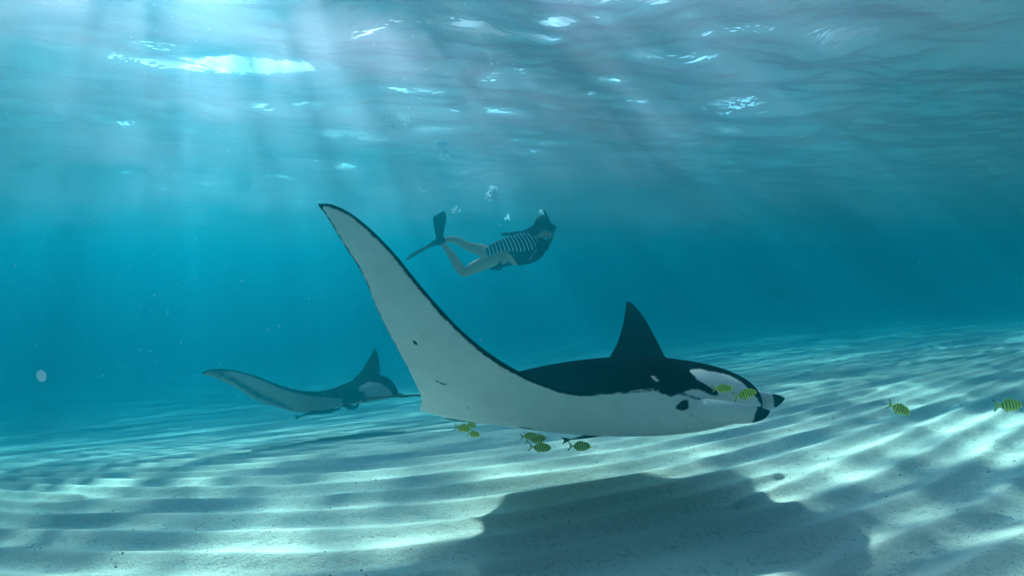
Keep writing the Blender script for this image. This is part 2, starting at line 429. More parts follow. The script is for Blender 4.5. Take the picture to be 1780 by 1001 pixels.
NEAR = [  # LE px,py,d | TE px,py,d | top, bottom thickness | profile a,b | dark margin (px)
 (552, 354, 3.30, 554, 358, 3.30, .003, .003, .6, .9, 6),
 (582, 357, 3.32, 571, 381, 3.33, .008, .006, .6, .9, 5),
 (625, 382, 3.36, 597, 424, 3.38, .014, .010, .6, .9, 5),
 (680, 434, 3.42, 631, 478, 3.46, .020, .016, .6, .9, 5),
 (740, 507, 3.50, 656, 538, 3.58, .026, .020, .6, .9, 5.5),
 (800, 572, 3.58, 685, 595, 3.72, .034, .026, .6, .9, 6.5),
 (862, 622, 3.66, 712, 645, 3.86, .042, .034, .6, .9, 7.5),
 (925, 657, 3.74, 727, 676, 4.00, .055, .045, .6, .9, 7),
 (1000, 682, 3.80, 733, 694, 4.14, .075, .085, .6, .9, 4),
 (1085, 680, 3.84, 731, 712, 4.28, .120, .150, .6, .9, 1),
 (1165, 676, 3.84, 745, 708, 4.45, .210, .200, .55, .85, 1),
 (1262, 702, 3.82, 760, 700, 4.65, .290, .215, .45, .80, 1),
 (1312, 706, 3.98, 775, 694, 4.90, .330, .190, .45, .85, 1),
 (1322, 700, 4.20, 800, 690, 5.10, .290, .180, .45, .85, 5),
 (1262, 690, 4.50, 850, 690, 5.25, .180, .130, .55, .85, 10),
 (1195, 660, 4.85, 960, 680, 5.40, .080, .060, .6, .9, 10),
 (1160, 625, 5.15, 1035, 648, 5.50, .045, .040, .6, .9, 10),
 (1140, 588, 5.35, 1068, 606, 5.62, .030, .025, .6, .9, 10),
 (1120, 553, 5.60, 1082, 568, 5.74, .020, .016, .6, .9, 10),
 (1102, 530, 5.80, 1087, 540, 5.84, .010, .008, .6, .9, 10),
 (1091, 524, 5.90, 1089, 527, 5.90, .003, .003, .6, .9, 10),
]
def dark_field(V, I, le_margin=True):
    dist = I['c'] * I['chord'] * 400       # ~px from the leading edge
    d = np.where(I['side'] > 0, 14 + 0 * dist, I['margin'] - dist)
    return d

def near_manta():
    root = empty('manta_ray', P(1020, 700, 3.01))
    tag(root, 'large manta ray close to the lens, white-bellied wing raised high, escorted by yellow fish', 'manta ray', 'manta rays gliding over the sand')
    V, F, I = loft(NEAR)
    px, py, dd = PX(V)
    d = dark_field(V, I)
    # leading edge and thin rear edge of the raised wing
    te = (1 - I['c']) * I['chord'] * 400
    outer = (I['s'] < 0.30) & (I['side'] < 0)
    d = np.where(outer, np.maximum(d, 1.6 - te + (0.12 - I['s']) * 8), d)
    tip = (I['s'] < 0.02) & (I['side'] < 0); d = np.where(tip, np.maximum(d, 2), d)
    top = (I['side'] > 0) & (I['t'] > 8.2) & (I['t'] < 13.2)
    low = (I['side'] < 0) & (I['t'] > 6)
    # pale shoulder and crown patch, dark stripe that runs to the eye, small pale fleck
    patch = poly_sdf(px, py, [(1199, 643), (1214, 641), (1240, 646), (1262, 650), (1280, 659), (1297, 671), (1314, 690), (1330, 716), (1262, 712), (1252, 690), (1246, 679), (1226, 668), (1211, 658)])
    cheek = poly_sdf(px, py, [(1000, 740), (1000, 684), (1060, 685), (1100, 679), (1143, 675), (1150, 683), (1164, 688), (1182, 684), (1208, 674), (1222, 680), (1238, 687), (1254, 690), (1330, 705), (1340, 760), (1100, 760)])
    fleck = poly_sdf(px, py, [(1131, 653), (1140, 654), (1146, 661), (1142, 664), (1134, 657)])
    d = np.where(top, np.minimum(d, -patch), d)
    d = np.where(top, np.minimum(d, -cheek), d)
    d = np.where(top, np.minimum(d, -fleck), d)
    d = np.where(top, d, d)
    bl = poly_sdf(px, py, [(1150, 660), (1210, 660), (1254, 689), (1240, 688), (1222, 680), (1208, 674), (1182, 684), (1164, 688), (1150, 683), (1143, 675)])
    d = np.where(low & (I['t'] < 12.5), np.maximum(d, bl), d)
    # eye surround
    eyep = poly_sdf(px, py, [(1174, 708), (1177, 703), (1183, 700), (1185, 692), (1190, 690), (1194, 697), (1197, 706), (1194, 712), (1184, 714), (1177, 713)])
    d = np.where(I['t'] < 13, np.maximum(d, eyep * 1.5), d)
    # mouth corner crease, scratches, belly spots
    for pts, wd in (([(1192, 729), (1203, 722), (1215, 712)], 1.0), ([(756, 661), (764, 664), (768, 667), (776, 668)], 1.1),
                    ([(719, 593), (724, 598)], 2.0), ([(810, 708), (817, 710)], 1.2), ([(1061, 705), (1069, 717), (1076, 727)], 0.3)):
        d = np.where((I['side'] < 0), np.maximum(d, (wd - seg_dist(px, py, pts)) * 2.6), d)
    sm = seg_dist(px, py, [(905, 744), (930, 750), (955, 757)])
    d = np.where(I['side'] < 0, np.maximum(d, (5.0 - sm) * 0.5 - 1.2), d)
    body = mesh('body', V, F, M_MANTA, root, attrs={'dark': d})
    # gill-side creases are part of the pigment; cephalic fins rolled forward
    def fin(rows, blackx, slant, name='cephalic_fin'):
        K = [np.concatenate([P(r[0], r[1], r[2] * .7), [r[3] * r[2] * .7 / FPX * r[4], r[3] * r[2] * .7 / FPX]]) for r in rows]
        v, f = tube(K, 40, 28)
        x, y, _ = PX(v); dk = (x + (y - 718) * slant - blackx)
        dk = np.maximum(dk, (1.0 - seg_dist(x, y, [(1192, 729), (1203, 722), (1215, 712)])) * 2.6)
        return mesh(name, v, f, M_MANTA, root, attrs={'dark': dk * 0.8})
    near = fin([(1190, 712, 3.92, 18, .9), (1225, 713, 3.80, 20, .8), (1250, 715, 3.72, 20.5, .75), (1275, 717, 3.68, 19, .7), (1298, 718.5, 3.67, 17, .65), (1316, 719, 3.67, 13.5, .6), (1328, 718, 3.68, 9, .55), (1335, 715, 3.69, 4, .6), (1338, 713, 3.69, .8, .6)], 1312, 0.35)
    far = fin([(1240, 694, 4.55, 14, .8), (1285, 690, 4.42, 17, .7), (1316, 696, 4.34, 18, .55), (1336, 697, 4.30, 15, .5), (1350, 695, 4.29, 10.5, .5), (1359, 693, 4.29, 5.5, .6), (1364, 692, 4.29, .8, .6)], 1347, -0.1)
    # eye bulging out of the side of the head
    ex = P(1187, 705, 3.70)
    mE = simple('eye_black', (0.01, 0.01, 0.012), 0.15, 0.6)
    return root, (V, F, I)
near_root, NV = near_manta()


# the near manta's tail, eyes and suckerfish
M_DARK = simple('dark_skin', (0.010, 0.012, 0.015), 0.5, 0.3)
M_EYE = simple('eye_black', (0.004, 0.004, 0.005), 0.12, 0.6)
def px_tube(rows, sc, nseg, nr, flat=None):
    K = [np.concatenate([P(r[0], r[1], r[2] * sc), [r[3] * r[2] * sc / FPX * (r[4] if len(r) > 4 else 1), r[3] * r[2] * sc / FPX]]) for r in rows]
    return tube(K, nseg, nr, flat)
v, f = px_tube([(790, 690, 4.75, 5, 1), (755, 687, 4.80, 3.0, 1), (728, 686.5, 4.86, 1.9, 1), (690, 688, 5.0, 1.5, 1), (655, 691, 5.1, 1.3, 1), (625, 696, 5.2, 1.1, 1), (602, 703, 5.28, .9, 1), (583, 712, 5.36, .5, 1)], .7, 60, 8)
mesh('tail', v, f, M_DARK, near_root)
def eye_at(V, I, px, py, r, parent, lift=0.3):
    """find the skin point seen at px,py (nearest to the lens) and set an eyeball in it"""
    x, y, d = PX(V); k = np.hypot(x - px, y - py) < 7
    c = V[k][np.argmin(d[k])]; c = P(px, py, np.min(d[k]) + r * lift)
    v, f = ellipsoid(c, (r, r * .9, r), nu=12, nv=18); mesh('eye', v, f, M_EYE, parent)
eye_at(NV[0], NV[2], 1189, 704, 0.021, near_root)
# pelvic fin lobe by the rear edge
v, f = px_tube([(880, 735, 4.5, 5, .4), (815, 731, 4.52, 2.6, .6), (790, 729, 4.55, 1.2, 1), (770, 727, 4.6, .4, 1)], .7, 24, 10)
mesh('pelvic_fin', v, f, M_DARK, near_root)

M_REM = simple('suckerfish_skin', (0.035, 0.055, 0.06), 0.5, 0.3)
def remora(rows, sc, label):
    c = P(rows[2][0], rows[2][1], rows[2][2] * sc)
    root = empty('suckerfish', c); tag(root, label, 'fish', 'suckerfish under the mantas')
    v, f = px_tube(rows, sc, 40, 14); mesh('body', v, f, M_REM, root)
    h = rows[0]; t = rows[-1]
    T = P(*t[:2], t[2] * sc); T2 = P(*rows[-2][:2], rows[-2][2] * sc); dr = (T - T2); dr /= np.linalg.norm(dr)
    up = np.cross(dr, (0, 1, 0)); up /= np.linalg.norm(up); q = np.array((0, .004, 0)); L = 0.055 * sc
    V = [T - up * .004, T + up * .004, T + dr * L + up * .45 * L, T + dr * L * .7, T + dr * L - up * .45 * L]
    V = [a + q for a in V] + [a - q for a in V]
    F = [(0, 1, 2, 3, 4), (9, 8, 7, 6, 5)] + [(i, (i + 1) % 5, 5 + (i + 1) % 5, 5 + i) for i in range(5)]
    mesh('tail_fin', V, F, M_REM, root, smooth=False)
    H = P(rows[1][0], rows[1][1], rows[1][2] * sc); H2 = P(*rows[2][:2], rows[2][2] * sc); d2 = H2 - H; d2 /= np.linalg.norm(d2)
    u2 = np.cross(d2, (0, 1, 0)); u2 /= np.linalg.norm(u2); r = rows[1][3] * rows[1][2] * sc / FPX
    vs, fs = tube([np.concatenate([H + u2 * r * .8 * s_ + d2 * (k * .03), [.012, .012 * (1 if k < 3 else .3)]]) for k in range(4) for s_ in (1,)], 10, 8)
    mesh('sucker_disc', vs, fs, M_REM, root)
    for sg in (-1, 1):
        c0 = H + d2 * .05
        V = [c0, c0 + d2 * .03, c0 + d2 * .085 + u2 * -.012 + np.array((0, sg * .05, 0)), c0 + d2 * .06 + np.array((0, sg * .055, 0))]
        V = V + [a + u2 * .002 for a in V]
        mesh('pectoral_fin', V, [(0, 1, 2, 3), (7, 6, 5, 4), (0, 4, 5, 1), (1, 5, 6, 2), (2, 6, 7, 3), (3, 7, 4, 0)], M_REM, root, smooth=False)
remora([(1096, 745.5, 4.35, .8), (1080, 748, 4.35, 3.2), (1062, 750.5, 4.35, 4.6), (1040, 754, 4.35, 4.4), (1015, 759, 4.35, 3.0), (1000, 762, 4.35, 1.6), (990, 763.5, 4.35, 1.0)], .7, 'slender dark suckerfish clinging under the white belly of the large manta')

# ---- the second manta, farther away
FAR = [
 (350, 648, 6.00, 353, 650, 6.02, .006, .006, .6, .9, 6),
 (366, 642, 6.05, 374, 657, 6.10, .014, .012, .6, .9, 6),
 (400, 642, 6.12, 412, 674, 6.22, .024, .020, .6, .9, 5),
 (445, 653, 6.20, 446, 696, 6.35, .034, .030, .6, .9, 5),
 (490, 671, 6.30, 487, 709, 6.50, .045, .045, .6, .9, 5),
 (535, 683, 6.38, 520, 717, 6.70, .075, .070, .6, .9, 3),
 (588, 690, 6.44, 548, 713, 6.95, .140, .055, .6, .9, 3),
 (640, 689, 6.50, 572, 705, 7.20, .210, .045, .5, .8, 3),
 (686, 686, 6.62, 590, 700, 7.40, .260, .035, .45, .75, 3),
 (692, 682, 6.85, 608, 696, 7.50, .210, .035, .45, .8, 8),
 (682, 676, 7.05, 622, 688, 7.50, .10, .070, .6, .9, 8),
 (663, 660, 7.20, 614, 662, 7.42, .040, .035, .6, .9, 8),
 (660, 638, 7.32, 628, 645, 7.45, .025, .022, .6, .9, 8),
 (657, 618, 7.45, 641, 624, 7.50, .014, .012, .6, .9, 8),
 (653, 605, 7.54, 650, 608, 7.55, .004, .004, .6, .9, 8),
]
def far_manta():
    root = empty('manta_ray', P(600, 690, 6.9))
    tag(root, 'smaller hazy manta ray behind the big one, one wing trailing out low over the sand', 'manta ray', 'manta rays gliding over the sand')
    V, F, I = loft(FAR, 160, 56, 1.0)
    px, py, dd = PX(V)
    dist = I['c'] * I['chord'] * 160
    d = np.where(I['side'] > 0, 10.0, I['margin'] * .5 - dist)
    top = (I['side'] > 0) & (I['t'] > 5)
    patch = poly_sdf(px, py, [(624, 672), (640, 664), (660, 665), (672, 672), (684, 686), (630, 692), (624, 684)])
    d = np.where(top, np.minimum(d, -patch), d)
    # broad shaded smudge painted dark along the rear of the white wing
    te = (1 - I['c']) * I['chord'] * 160
    band = (14 - np.abs(te - 17)) * sstep(0, 1.5, I['t']) * (1 - sstep(4.0, 5.2, I['t'])) 
    d = np.where(I['side'] < 0, np.maximum(d, band * .14 - 1.1), d)
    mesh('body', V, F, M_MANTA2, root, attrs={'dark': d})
    def fin(rows, bx, n=24):
        v, f = px_tube(rows, 1.0, n, 16); x, y, _ = PX(v)
        mesh('cephalic_fin', v, f, M_MANTA2, root, attrs={'dark': (x - bx) * 1.0})
    fin([(632, 688, 6.50, 8, .6), (615, 690, 6.42, 7.5, .6), (603, 695, 6.38, 6.5, .6), (600, 702, 6.37, 5.5, .6), (606, 707, 6.37, 4.5, .6), (616, 708, 6.38, 3.5, .6), (623, 703, 6.39, 2, .6), (624, 699, 6.4, .6, .6)], 590)
    fin([(672, 684, 6.80, 6, .6), (688, 686, 6.72, 4.6, .6), (699, 687, 6.68, 3.2, .6), (706, 688.5, 6.66, 1.8, .6), (710, 690, 6.66, .5, .6)], 693)
    v, f = px_tube([(565, 708, 7.25, 3, 1), (548, 708, 7.32, 1.6, 1), (520, 707, 7.5, .8, 1), (480, 704, 7.8, .6, 1), (440, 700, 8.1, .3, 1)], 1, 30, 6)
    mesh('tail', v, f, M_DARK, root)
    eye_at(V, I, 634, 694, 0.026, root)
    v, f = tube([np.concatenate([P(646, 655, 7.0) , [.003, .003]]), np.concatenate([P(650, 653, 7.0), [.002, .002]])], 4, 5)
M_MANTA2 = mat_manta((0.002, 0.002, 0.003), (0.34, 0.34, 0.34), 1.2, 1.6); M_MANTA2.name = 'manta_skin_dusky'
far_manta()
remora([(592, 710, 6.6, .8), (578, 713, 6.6, 2.6), (560, 716, 6.6, 3.6), (545, 717, 6.6, 3.0), (530, 720, 6.6, 1.8), (522, 723, 6.6, .8)], 1.0, 'lower of two dark suckerfish under the hazy smaller manta')
remora([(586, 707, 6.75, .8), (570, 710, 6.75, 2.2), (552, 711.5, 6.75, 3.0), (535, 712, 6.75, 2.2), (522, 711.5, 6.75, 1.2), (516, 711, 6.75, .6)], 1.0, 'upper of two dark suckerfish under the hazy smaller manta')

# ------------------------------------------------------------------ yellow striped pilot fish
def mat_fish():
    m, n, out = newmat('yellow_fish_skin')
    tc = n.nodes.new('ShaderNodeTexCoord').outputs['Object']
    at = n.nodes.new('ShaderNodeAttribute'); at.attribute_name = 'stripe'
    a2 = n.nodes.new('ShaderNodeAttribute'); a2.attribute_name = 'belly'
    s_ = math_n(n, 'SINE', math_n(n, 'ADD', at.outputs['Fac'], math_n(n, 'MULTIPLY', noise_n(n, 25, 2, .5, tc), 1.4)))
    on = n.nodes.new('ShaderNodeAttribute'); on.attribute_name = 'striped'
    f = math_n(n, 'MULTIPLY', mapr(n, s_, 0.35, 0.75, 0, 1.0, True), on.outputs['Fac'])
    base = mixc(n, a2.outputs['Fac'], (0.80, 0.90, 0.03), (0.85, 0.92, 0.18))
    c = mixc(n, f, base, (0.015, 0.03, 0.008))
    b = princ(n, out, c, 0.35, 0.4)
    return m
def mat_fin(name, col, tr=0.35):
    m, n, out = newmat(name)
    b = n.nodes.new('ShaderNodeBsdfDiffuse'); b.inputs[0].default_value = (*col, 1)
    t = n.nodes.new('ShaderNodeBsdfTranslucent'); t.inputs[0].default_value = (*col, 1)
    x = n.nodes.new('ShaderNodeMixShader'); x.inputs[0].default_value = tr
    n.links.new(b.outputs[0], x.inputs[1]); n.links.new(t.outputs[0], x.inputs[2]); n.links.new(x.outputs[0], out.inputs['Surface']); return m
M_FISH = mat_fish(); M_FIN = mat_fin('yellow_fin', (0.62, 0.66, 0.12), .5); M_TIP = simple('fin_tip_black', (.01, .012, .012), .5)
def plate(pts, th):
    """thin fin, pts in the fish's x,z plane"""
    n = len(pts); V = [(x, -th, z) for x, z in pts] + [(x, th, z) for x, z in pts]
    return V, [tuple(range(n)), tuple(reversed(range(n, 2 * n)))] + [(i, n + i, n + (i + 1) % n, (i + 1) % n) for i in range(n)]
def make_fish():
    """golden striped fish of length 1, nose at +x"""
    root = empty('yellow_striped_fish', (0, 0, 0))
    xs = np.array([.50, .485, .45, .38, .26, .10, -.06, -.18, -.26, -.31, -.33])
    hh = np.array([.006, .040, .075, .128, .175, .196, .175, .115, .055, .026, .024])
    zz = np.array([-.012, -.012, -.008, 0, .004, 0, 0, 0, .0, 0, 0])
    K = np.stack([xs, 0 * xs, zz, hh * .36, hh], -1)
    v, f = tube(K, 40, 20, (0, 0, 1.0))
    b = mesh('body', v, f, M_FISH, root, attrs={'stripe': (v[:, 0] + 0.25 * np.abs(v[:, 2]) * np.sign(v[:, 2]) * .4) * 56 + 1.0, 'belly': np.clip(-v[:, 2] * 6, 0, 1),
        'striped': sstep(-.30, -.24, v[:, 0]) * (1 - sstep(.38, .44, v[:, 0])) * (1 - sstep(.09, .15, -v[:, 2]))})
    V, F = plate([(-.31, .02), (-.36, .05), (-.46, .17), (-.52, .20), (-.47, .08), (-.43, 0), (-.47, -.08), (-.52, -.20), (-.46, -.17), (-.36, -.05), (-.31, -.02)], .005)
    t = mesh('tail_fin', V, F, M_FIN, root, smooth=False)
    for sg in (1, -1):
        V, F = plate([(-.47, sg * .155), (-.525, sg * .205), (-.545, sg * .20), (-.50, sg * .135)], .012)
        mesh('fin_tip', V, F, M_TIP, t, smooth=False)
    V, F = plate([(.12, .185), (.06, .235), (-.06, .215), (-.2, .13), (-.28, .055), (-.26, .035), (-.1, .14), (.06, .18)], .005); mesh('dorsal_fin', V, F, M_FIN, root, smooth=False)
    V, F = plate([(.0, -.185), (-.05, -.235), (-.12, -.195), (-.22, -.12), (-.28, -.055), (-.26, -.035), (-.1, -.14)], .005); mesh('anal_fin', V, F, M_FIN, root, smooth=False)
    for sg in (1, -1):
        v, f = ellipsoid((.405, sg * .036, .03), (.02, .012, .02), nu=6, nv=10); mesh('eye', v, f, M_EYE, root)
        V = np.array([(.26, sg * .062, -.01), (.25, sg * .064, -.05), (.13, sg * .10, -.075), (.15, sg * .10, -.02)]); V2 = V + np.array((0, sg * .006, 0))
        mesh('pectoral_fin', np.vstack([V, V2]), [(0, 1, 2, 3), (7, 6, 5, 4), (0, 4, 5, 1), (1, 5, 6, 2), (2, 6, 7, 3), (3, 7, 4, 0)], M_FIN, root, smooth=False)
    return root
def copy_tree(o, parent=None):
    c = o.copy(); COL.objects.link(c); c.parent = parent
    for ch in list(o.children): copy_tree(ch, c)
    return c
FISH = [  # px, py, length px, tilt (nose up +), yaw, depth, label
 (804, 744, 31, -14, 25, 3.05, 'yellow striped fish at the rear of the trio below the white wing corner'),
 (817, 739, 24, -8, 20, 3.15, 'yellow striped fish half hidden at the top of the trio below the wing corner'),
 (823, 754, 28, 2, -30, 2.95, 'rounder yellow striped fish lowest of the trio below the wing corner'),
 (919, 757, 28, 6, 5, 2.90, 'yellow striped fish touching the belly edge, topmost of the group mid-belly'),
 (932, 762, 36, 3, 0, 2.98, 'longer yellow striped fish just under the topmost one at mid-belly'),
 (939, 777, 40, -6, 8, 2.92, 'yellow striped fish lowest of the group at mid-belly'),
 (1008, 775, 40, -4, 10, 2.95, 'lone yellow striped fish below the dark suckerfish'),
 (1256, 675, 34, 5, -18, 2.62, 'pale yellow striped fish over the grey crown patch, nearer the eye'),
 (1296, 685, 42, 12, 8, 2.60, 'pale yellow striped fish nose up in front of the far head lobe'),
 (1563, 710, 44, -24, 4, 2.9, 'yellow striped fish diving nose down ahead of the manta'),
 (1753, 704, 52, 1, 4, 2.8, 'yellow striped fish farthest ahead of the manta, by the picture edge'),
]
proto = make_fish()
for i, (px, py, L, tilt, yaw, d, lab) in enumerate(FISH):
    o = proto if i == 0 else copy_tree(proto)
    tag(o, lab, 'fish', 'yellow striped fish escorting the manta')
    o.location = Vector(P(px, py, d)); sc = L / FPX * d; o.scale = (sc, sc, sc)
    o.rotation_euler = (rad(random.uniform(-6, 6)), -rad(tilt), rad(yaw))

# ------------------------------------------------------------------ the diver
DD = 6.4; U = DD / FPX
def skin_mesh(name, nodes, edges, mat, parent, levels=2, attrs_fn=None, root=0):
    """nodes: (px,py,depth offset m,radius px) -> continuous limbs"""
    me = bpy.data.meshes.new('tmp'); pts = [P(a, b, DD + c) for a, b, c, r in nodes]
    me.from_pydata([tuple(p) for p in pts], edges, []); me.update()
    o = bpy.data.objects.new('tmp', me); COL.objects.link(o)
    sk = o.modifiers.new('s', 'SKIN'); sk.use_smooth_shade = True
    lay = me.skin_vertices[0] if me.skin_vertices else None
    if lay is None:
        bm = bmesh.new(); bm.from_mesh(me); bm.verts.layers.skin.verify(); bm.to_mesh(me); bm.free(); lay = me.skin_vertices[0]
    for i, (a, b, c, r) in enumerate(nodes):
        rr = r if isinstance(r, tuple) else (r, r)
        lay.data[i].radius = (rr[0] * U, rr[1] * U); lay.data[i].use_root = (i == root)
    sb = o.modifiers.new('b', 'SUBSURF'); sb.levels = levels; sb.render_levels = levels
    dg = bpy.context.evaluated_depsgraph_get(); dg.update()
    m2 = bpy.data.meshes.new_from_object(o.evaluated_get(dg)); bpy.data.objects.remove(o)
    n = len(m2.vertices); V = np.empty(n * 3, dtype=np.float32); m2.vertices.foreach_get('co', V); V = V.reshape(-1, 3)
    F = [tuple(p.vertices) for p in m2.polygons]; bpy.data.meshes.remove(m2)
    return mesh(name, V, F, mat, parent, attrs=attrs_fn(V) if attrs_fn else None)
def mat_stripe():
    m, n, out = newmat('striped_fabric')
    at = n.nodes.new('ShaderNodeAttribute'); at.attribute_name = 'stripe'
    f = mapr(n, math_n(n, 'SINE', at.outputs['Fac']), 0.62, 0.85, 0, 1, True)
    princ(n, out, mixc(n, f, (0.012, 0.020, 0.050), (0.62, 0.64, 0.66)), 0.7, 0.2); return m
def diver():
    root = empty('person', P(880, 440, DD))
    tag(root, 'swimmer in striped top, fins and snorkel mask kicking along above the manta', 'person')
    skin = simple('wet_skin', (0.55, 0.36, 0.27), .4, .4, .06, 8)
    navy = simple('navy_swimwear', (0.010, 0.016, 0.040), .6, .2)
    hair_m = simple('brown_hair', (0.035, 0.018, 0.012), .8, .08, .4, 60)
    rub = simple('black_rubber', (0.014, 0.014, 0.018), .5, .4)
    finm = simple('plum_fin_rubber', (0.022, 0.008, 0.016), .7, .1)
    N_ = [(866, 449, 0, 13.5), (884, 446, 0, 12.5), (902, 440, 0, 16), (922, 431, 0, 17), (933, 420, 0, 10), (938, 411, 0, 7), (943, 399, 0, 12), (947, 387, 0, 12), (956, 398, -.01, 8),
          # near leg 9..
          (853, 452, -.10, 12.5), (828, 463, -.13, 11.5), (804, 475, -.15, 8.5), (794, 458, -.14, 8.2), (784, 442, -.12, 7.5), (770, 424, -.10, 4.2), (766, 416, -.10, 4.2),
          # far leg 16..
          (854, 440, .10, 12.5), (834, 434, .13, 11), (812, 428, .14, 8), (798, 419, .14, 7.5), (784, 416, .13, 6.5), (771, 417, .12, 4.2), (764, 419, .12, 4.2),
          # near arm 23..
          (925, 423, -.05, 8), (893, 424, -.135, 7), (866, 428, -.18, 6), (848, 438, -.19, 5.5), (838, 450, -.17, 4.8), (829, 461, -.15, 3.6), (822, 468, -.14, 3.2),
          # far arm 30..
          (927, 428, .14, 8), (908, 452, .10, 6), (893, 457, -.06, 5.2), (885, 446, -.14, 4.2), (879, 438, -.16, 3.4)]
    E = [(0, 1), (1, 2), (2, 3), (3, 4), (4, 5), (5, 6), (6, 7), (6, 8), (0, 9)] + [(i, i + 1) for i in range(9, 15)] + [(0, 16)] + [(i, i + 1) for i in range(16, 22)] \
        + [(3, 23)] + [(i, i + 1) for i in range(23, 29)] + [(3, 30)] + [(i, i + 1) for i in range(30, 34)]
    # fingers of both hands, rooted in the palm
    def fingers(k, base, dx, dy, dz, side):
        nonlocal N_, E
        for j, (a, L) in enumerate([(-1.5, 4.6), (-.5, 5.6), (.5, 5.4), (1.5, 4.4)]):
            ox, oy = -dy * a * 1.7, dx * a * 1.7
            i0 = len(N_)
            N_ += [(base[0] + ox + dx * 2.5, base[1] + oy + dy * 2.5, base[2], 1.35), (base[0] + ox * 1.2 + dx * (3 + L * .55), base[1] + oy * 1.2 + dy * (3 + L * .55), base[2] + dz * .006, 1.15), (base[0] + ox * 1.2 + dx * (3 + L), base[1] + oy * 1.2 + dy * (3 + L) + .6, base[2] + dz * .018, .9)]
            E += [(k, i0), (i0, i0 + 1), (i0 + 1, i0 + 2)]
        i0 = len(N_); sx, sy = -dy * side, dx * side
        N_ += [(base[0] + sx * 4.2, base[1] + sy * 4.2, base[2], 1.4), (base[0] + sx * 6.2 + dx * 3, base[1] + sy * 6.2 + dy * 3, base[2], 1.1)]
        E += [(k - 1, i0), (i0, i0 + 1)]
    fingers(29, (822, 468, -.14), -.72, .69, 1, 1)
    fingers(34, (879, 438, -.16), -.5, -.86, 1, -1)
    skin_mesh('body', N_, E, skin, root, 2)
    # clothing
    def stripes(v):
        x, y, d = PX(v)
        return {'stripe': (x * .93 - y * .30 + 6.0 * ((y - 428) / 20.0) ** 2 * np.where(y > 428, .4, .8)) * 2 * np.pi / 6.4}
    K = [(921, 423, -.05, 17.5), (908, 422, -.085, 16.8), (893, 423, -.14, 14), (876, 426, -.19, 11), (862, 430, -.20, 9.5), (851, 437, -.195, 8.4), (846, 441, -.19, 7.6)]
    rows = [(a, b, DD + c, r, .8) for a, b, c, r in [(931, 420, -.02, 11)] + K]
    v, f = px_tube(rows, 1, 60, 24); mesh('striped_sleeve', v, f, mat_stripe(), root, attrs=stripes(v))
    v, f = px_tube([(868, 450, DD - .02, 15.6, .9), (880, 448, DD, 15, .95), (892, 444, DD, 17.5, .95), (910, 440, DD, 20.5, .9), (928, 432, DD, 20.5, .85), (940, 421, DD, 14, .8), (944, 414, DD, 8.5, .8)], 1, 40, 24)
    mesh('swim_vest', v, f, navy, root)
    v, f = px_tube([(850, 452, DD - .03, 14.2, 1.1), (861, 455, DD - .02, 15.0, 1.1), (872, 455, DD - .02, 14.4, 1.1)], 1, 16, 24); mesh('swim_bottoms', v, f, navy, root)
    # zip line
    v, f = px_tube([(921, 452, DD - .115, .8), (926, 443, DD - .12, .8), (933, 434, DD - .11, .8)], 1, 10, 6); mesh('zip', v, f, simple('zip_grey', (.4, .4, .42)), root)
    # fins: foot pocket and blade each
    def fin(pocket, blade, flat, lab):
        v, f = px_tube(pocket, 1, 20, 16); p = mesh('fin', v, f, finm, root)
        if lab: p['label'] = lab
        Kb = [np.concatenate([P(*r[:3]), [r[3] * U, r[4] * U]]) for r in blade]
        v, f = tube(Kb, 24, 16, flat); mesh('blade', v, f, finm, p)
    fin([(769, 424, DD - .1, 5.2), (765, 417, DD - .1, 6.5), (764, 408, DD - .1, 6.2), (764, 402, DD - .1, 5)],
        [(764, 410, DD - .1, 6.5, 1.3), (764, 400, DD - .1, 8, 1.1), (764, 390, DD - .08, 10, .9), (764.5, 380, DD - .06, 11.5, .7), (764, 374, DD - .04, 11, .5), (763, 371.5, DD - .03, 9.5, .4)], (0, 1.0, .05), 'fin held upright')
    fin([(774, 416, DD + .12, 5), (766, 419, DD + .12, 6), (756, 422, DD + .12, 5.2), (750, 426, DD + .11, 4)],
        [(758, 421, DD + .12, 7, 3), (745, 428, DD + .11, 14, 2.4), (732, 435, DD + .09, 17, 2.2), (720, 442, DD + .07, 18, 2.4), (711, 447.5, DD + .05, 16, 1.6), (707, 449, DD + .05, 10, .6)], (-.5, -.25, .85), 'fin trailing down and back')
    # head: hair cap and long strands, mask, snorkel
    v, f = ellipsoid(P(943, 390, DD), (15.0 * U, 15 * U, 15.2 * U), nu=16, nv=24)
    nz = 1 + .06 * vnoise(v[:, 0] * 30, v[:, 2] * 40 + v[:, 1] * 30, 3); c = P(943, 390, DD); v = c + (v - c) * nz[:, None]
    cap = mesh('hair', v, f, hair_m, root)
    for q in range(24):
        o1 = random.uniform(-5, 13); o2 = random.uniform(-.07, .07); L = random.uniform(.75, 1.05); e = random.uniform(-3, 3)
        rows = [(938, 391 + o1, DD + o2, 3.4), (926, 398 + o1 * .8, DD + o2, 3.2), (912, 403.5 + o1 * .4, DD + o2 * 1.1, 2.4), (912 - 18 * L, 405.5 + o1 * .25 + e * .2, DD + o2 * 1.2, 1.7), (912 - 30 * L, 407 + e * .5, DD + o2 * 1.3, 1.0), (912 - 41 * L, 407.5 + e, DD + o2 * 1.3, .3)]
        v, f = px_tube(rows, 1, 20, 7); mesh('hair_strand', v, f, hair_m, cap)
    Kb = [np.concatenate([P(*r[:3]), [r[3] * U, r[4] * U]]) for r in [(955, 396, DD - .01, 8, 6), (957.5, 397, DD - .01, 12.0, 8.5), (961, 399, DD - .01, 12.0, 8), (963.5, 400.5, DD - .01, 11, 7.2)]]
    v, f = tube(Kb, 12, 24, (.35, 0, .9)); mk = mesh('dive_mask', v, f, rub, root)
    gm, n, out = newmat('mask_glass'); princ(n, out, (.05, .09, .10), .05, .8)
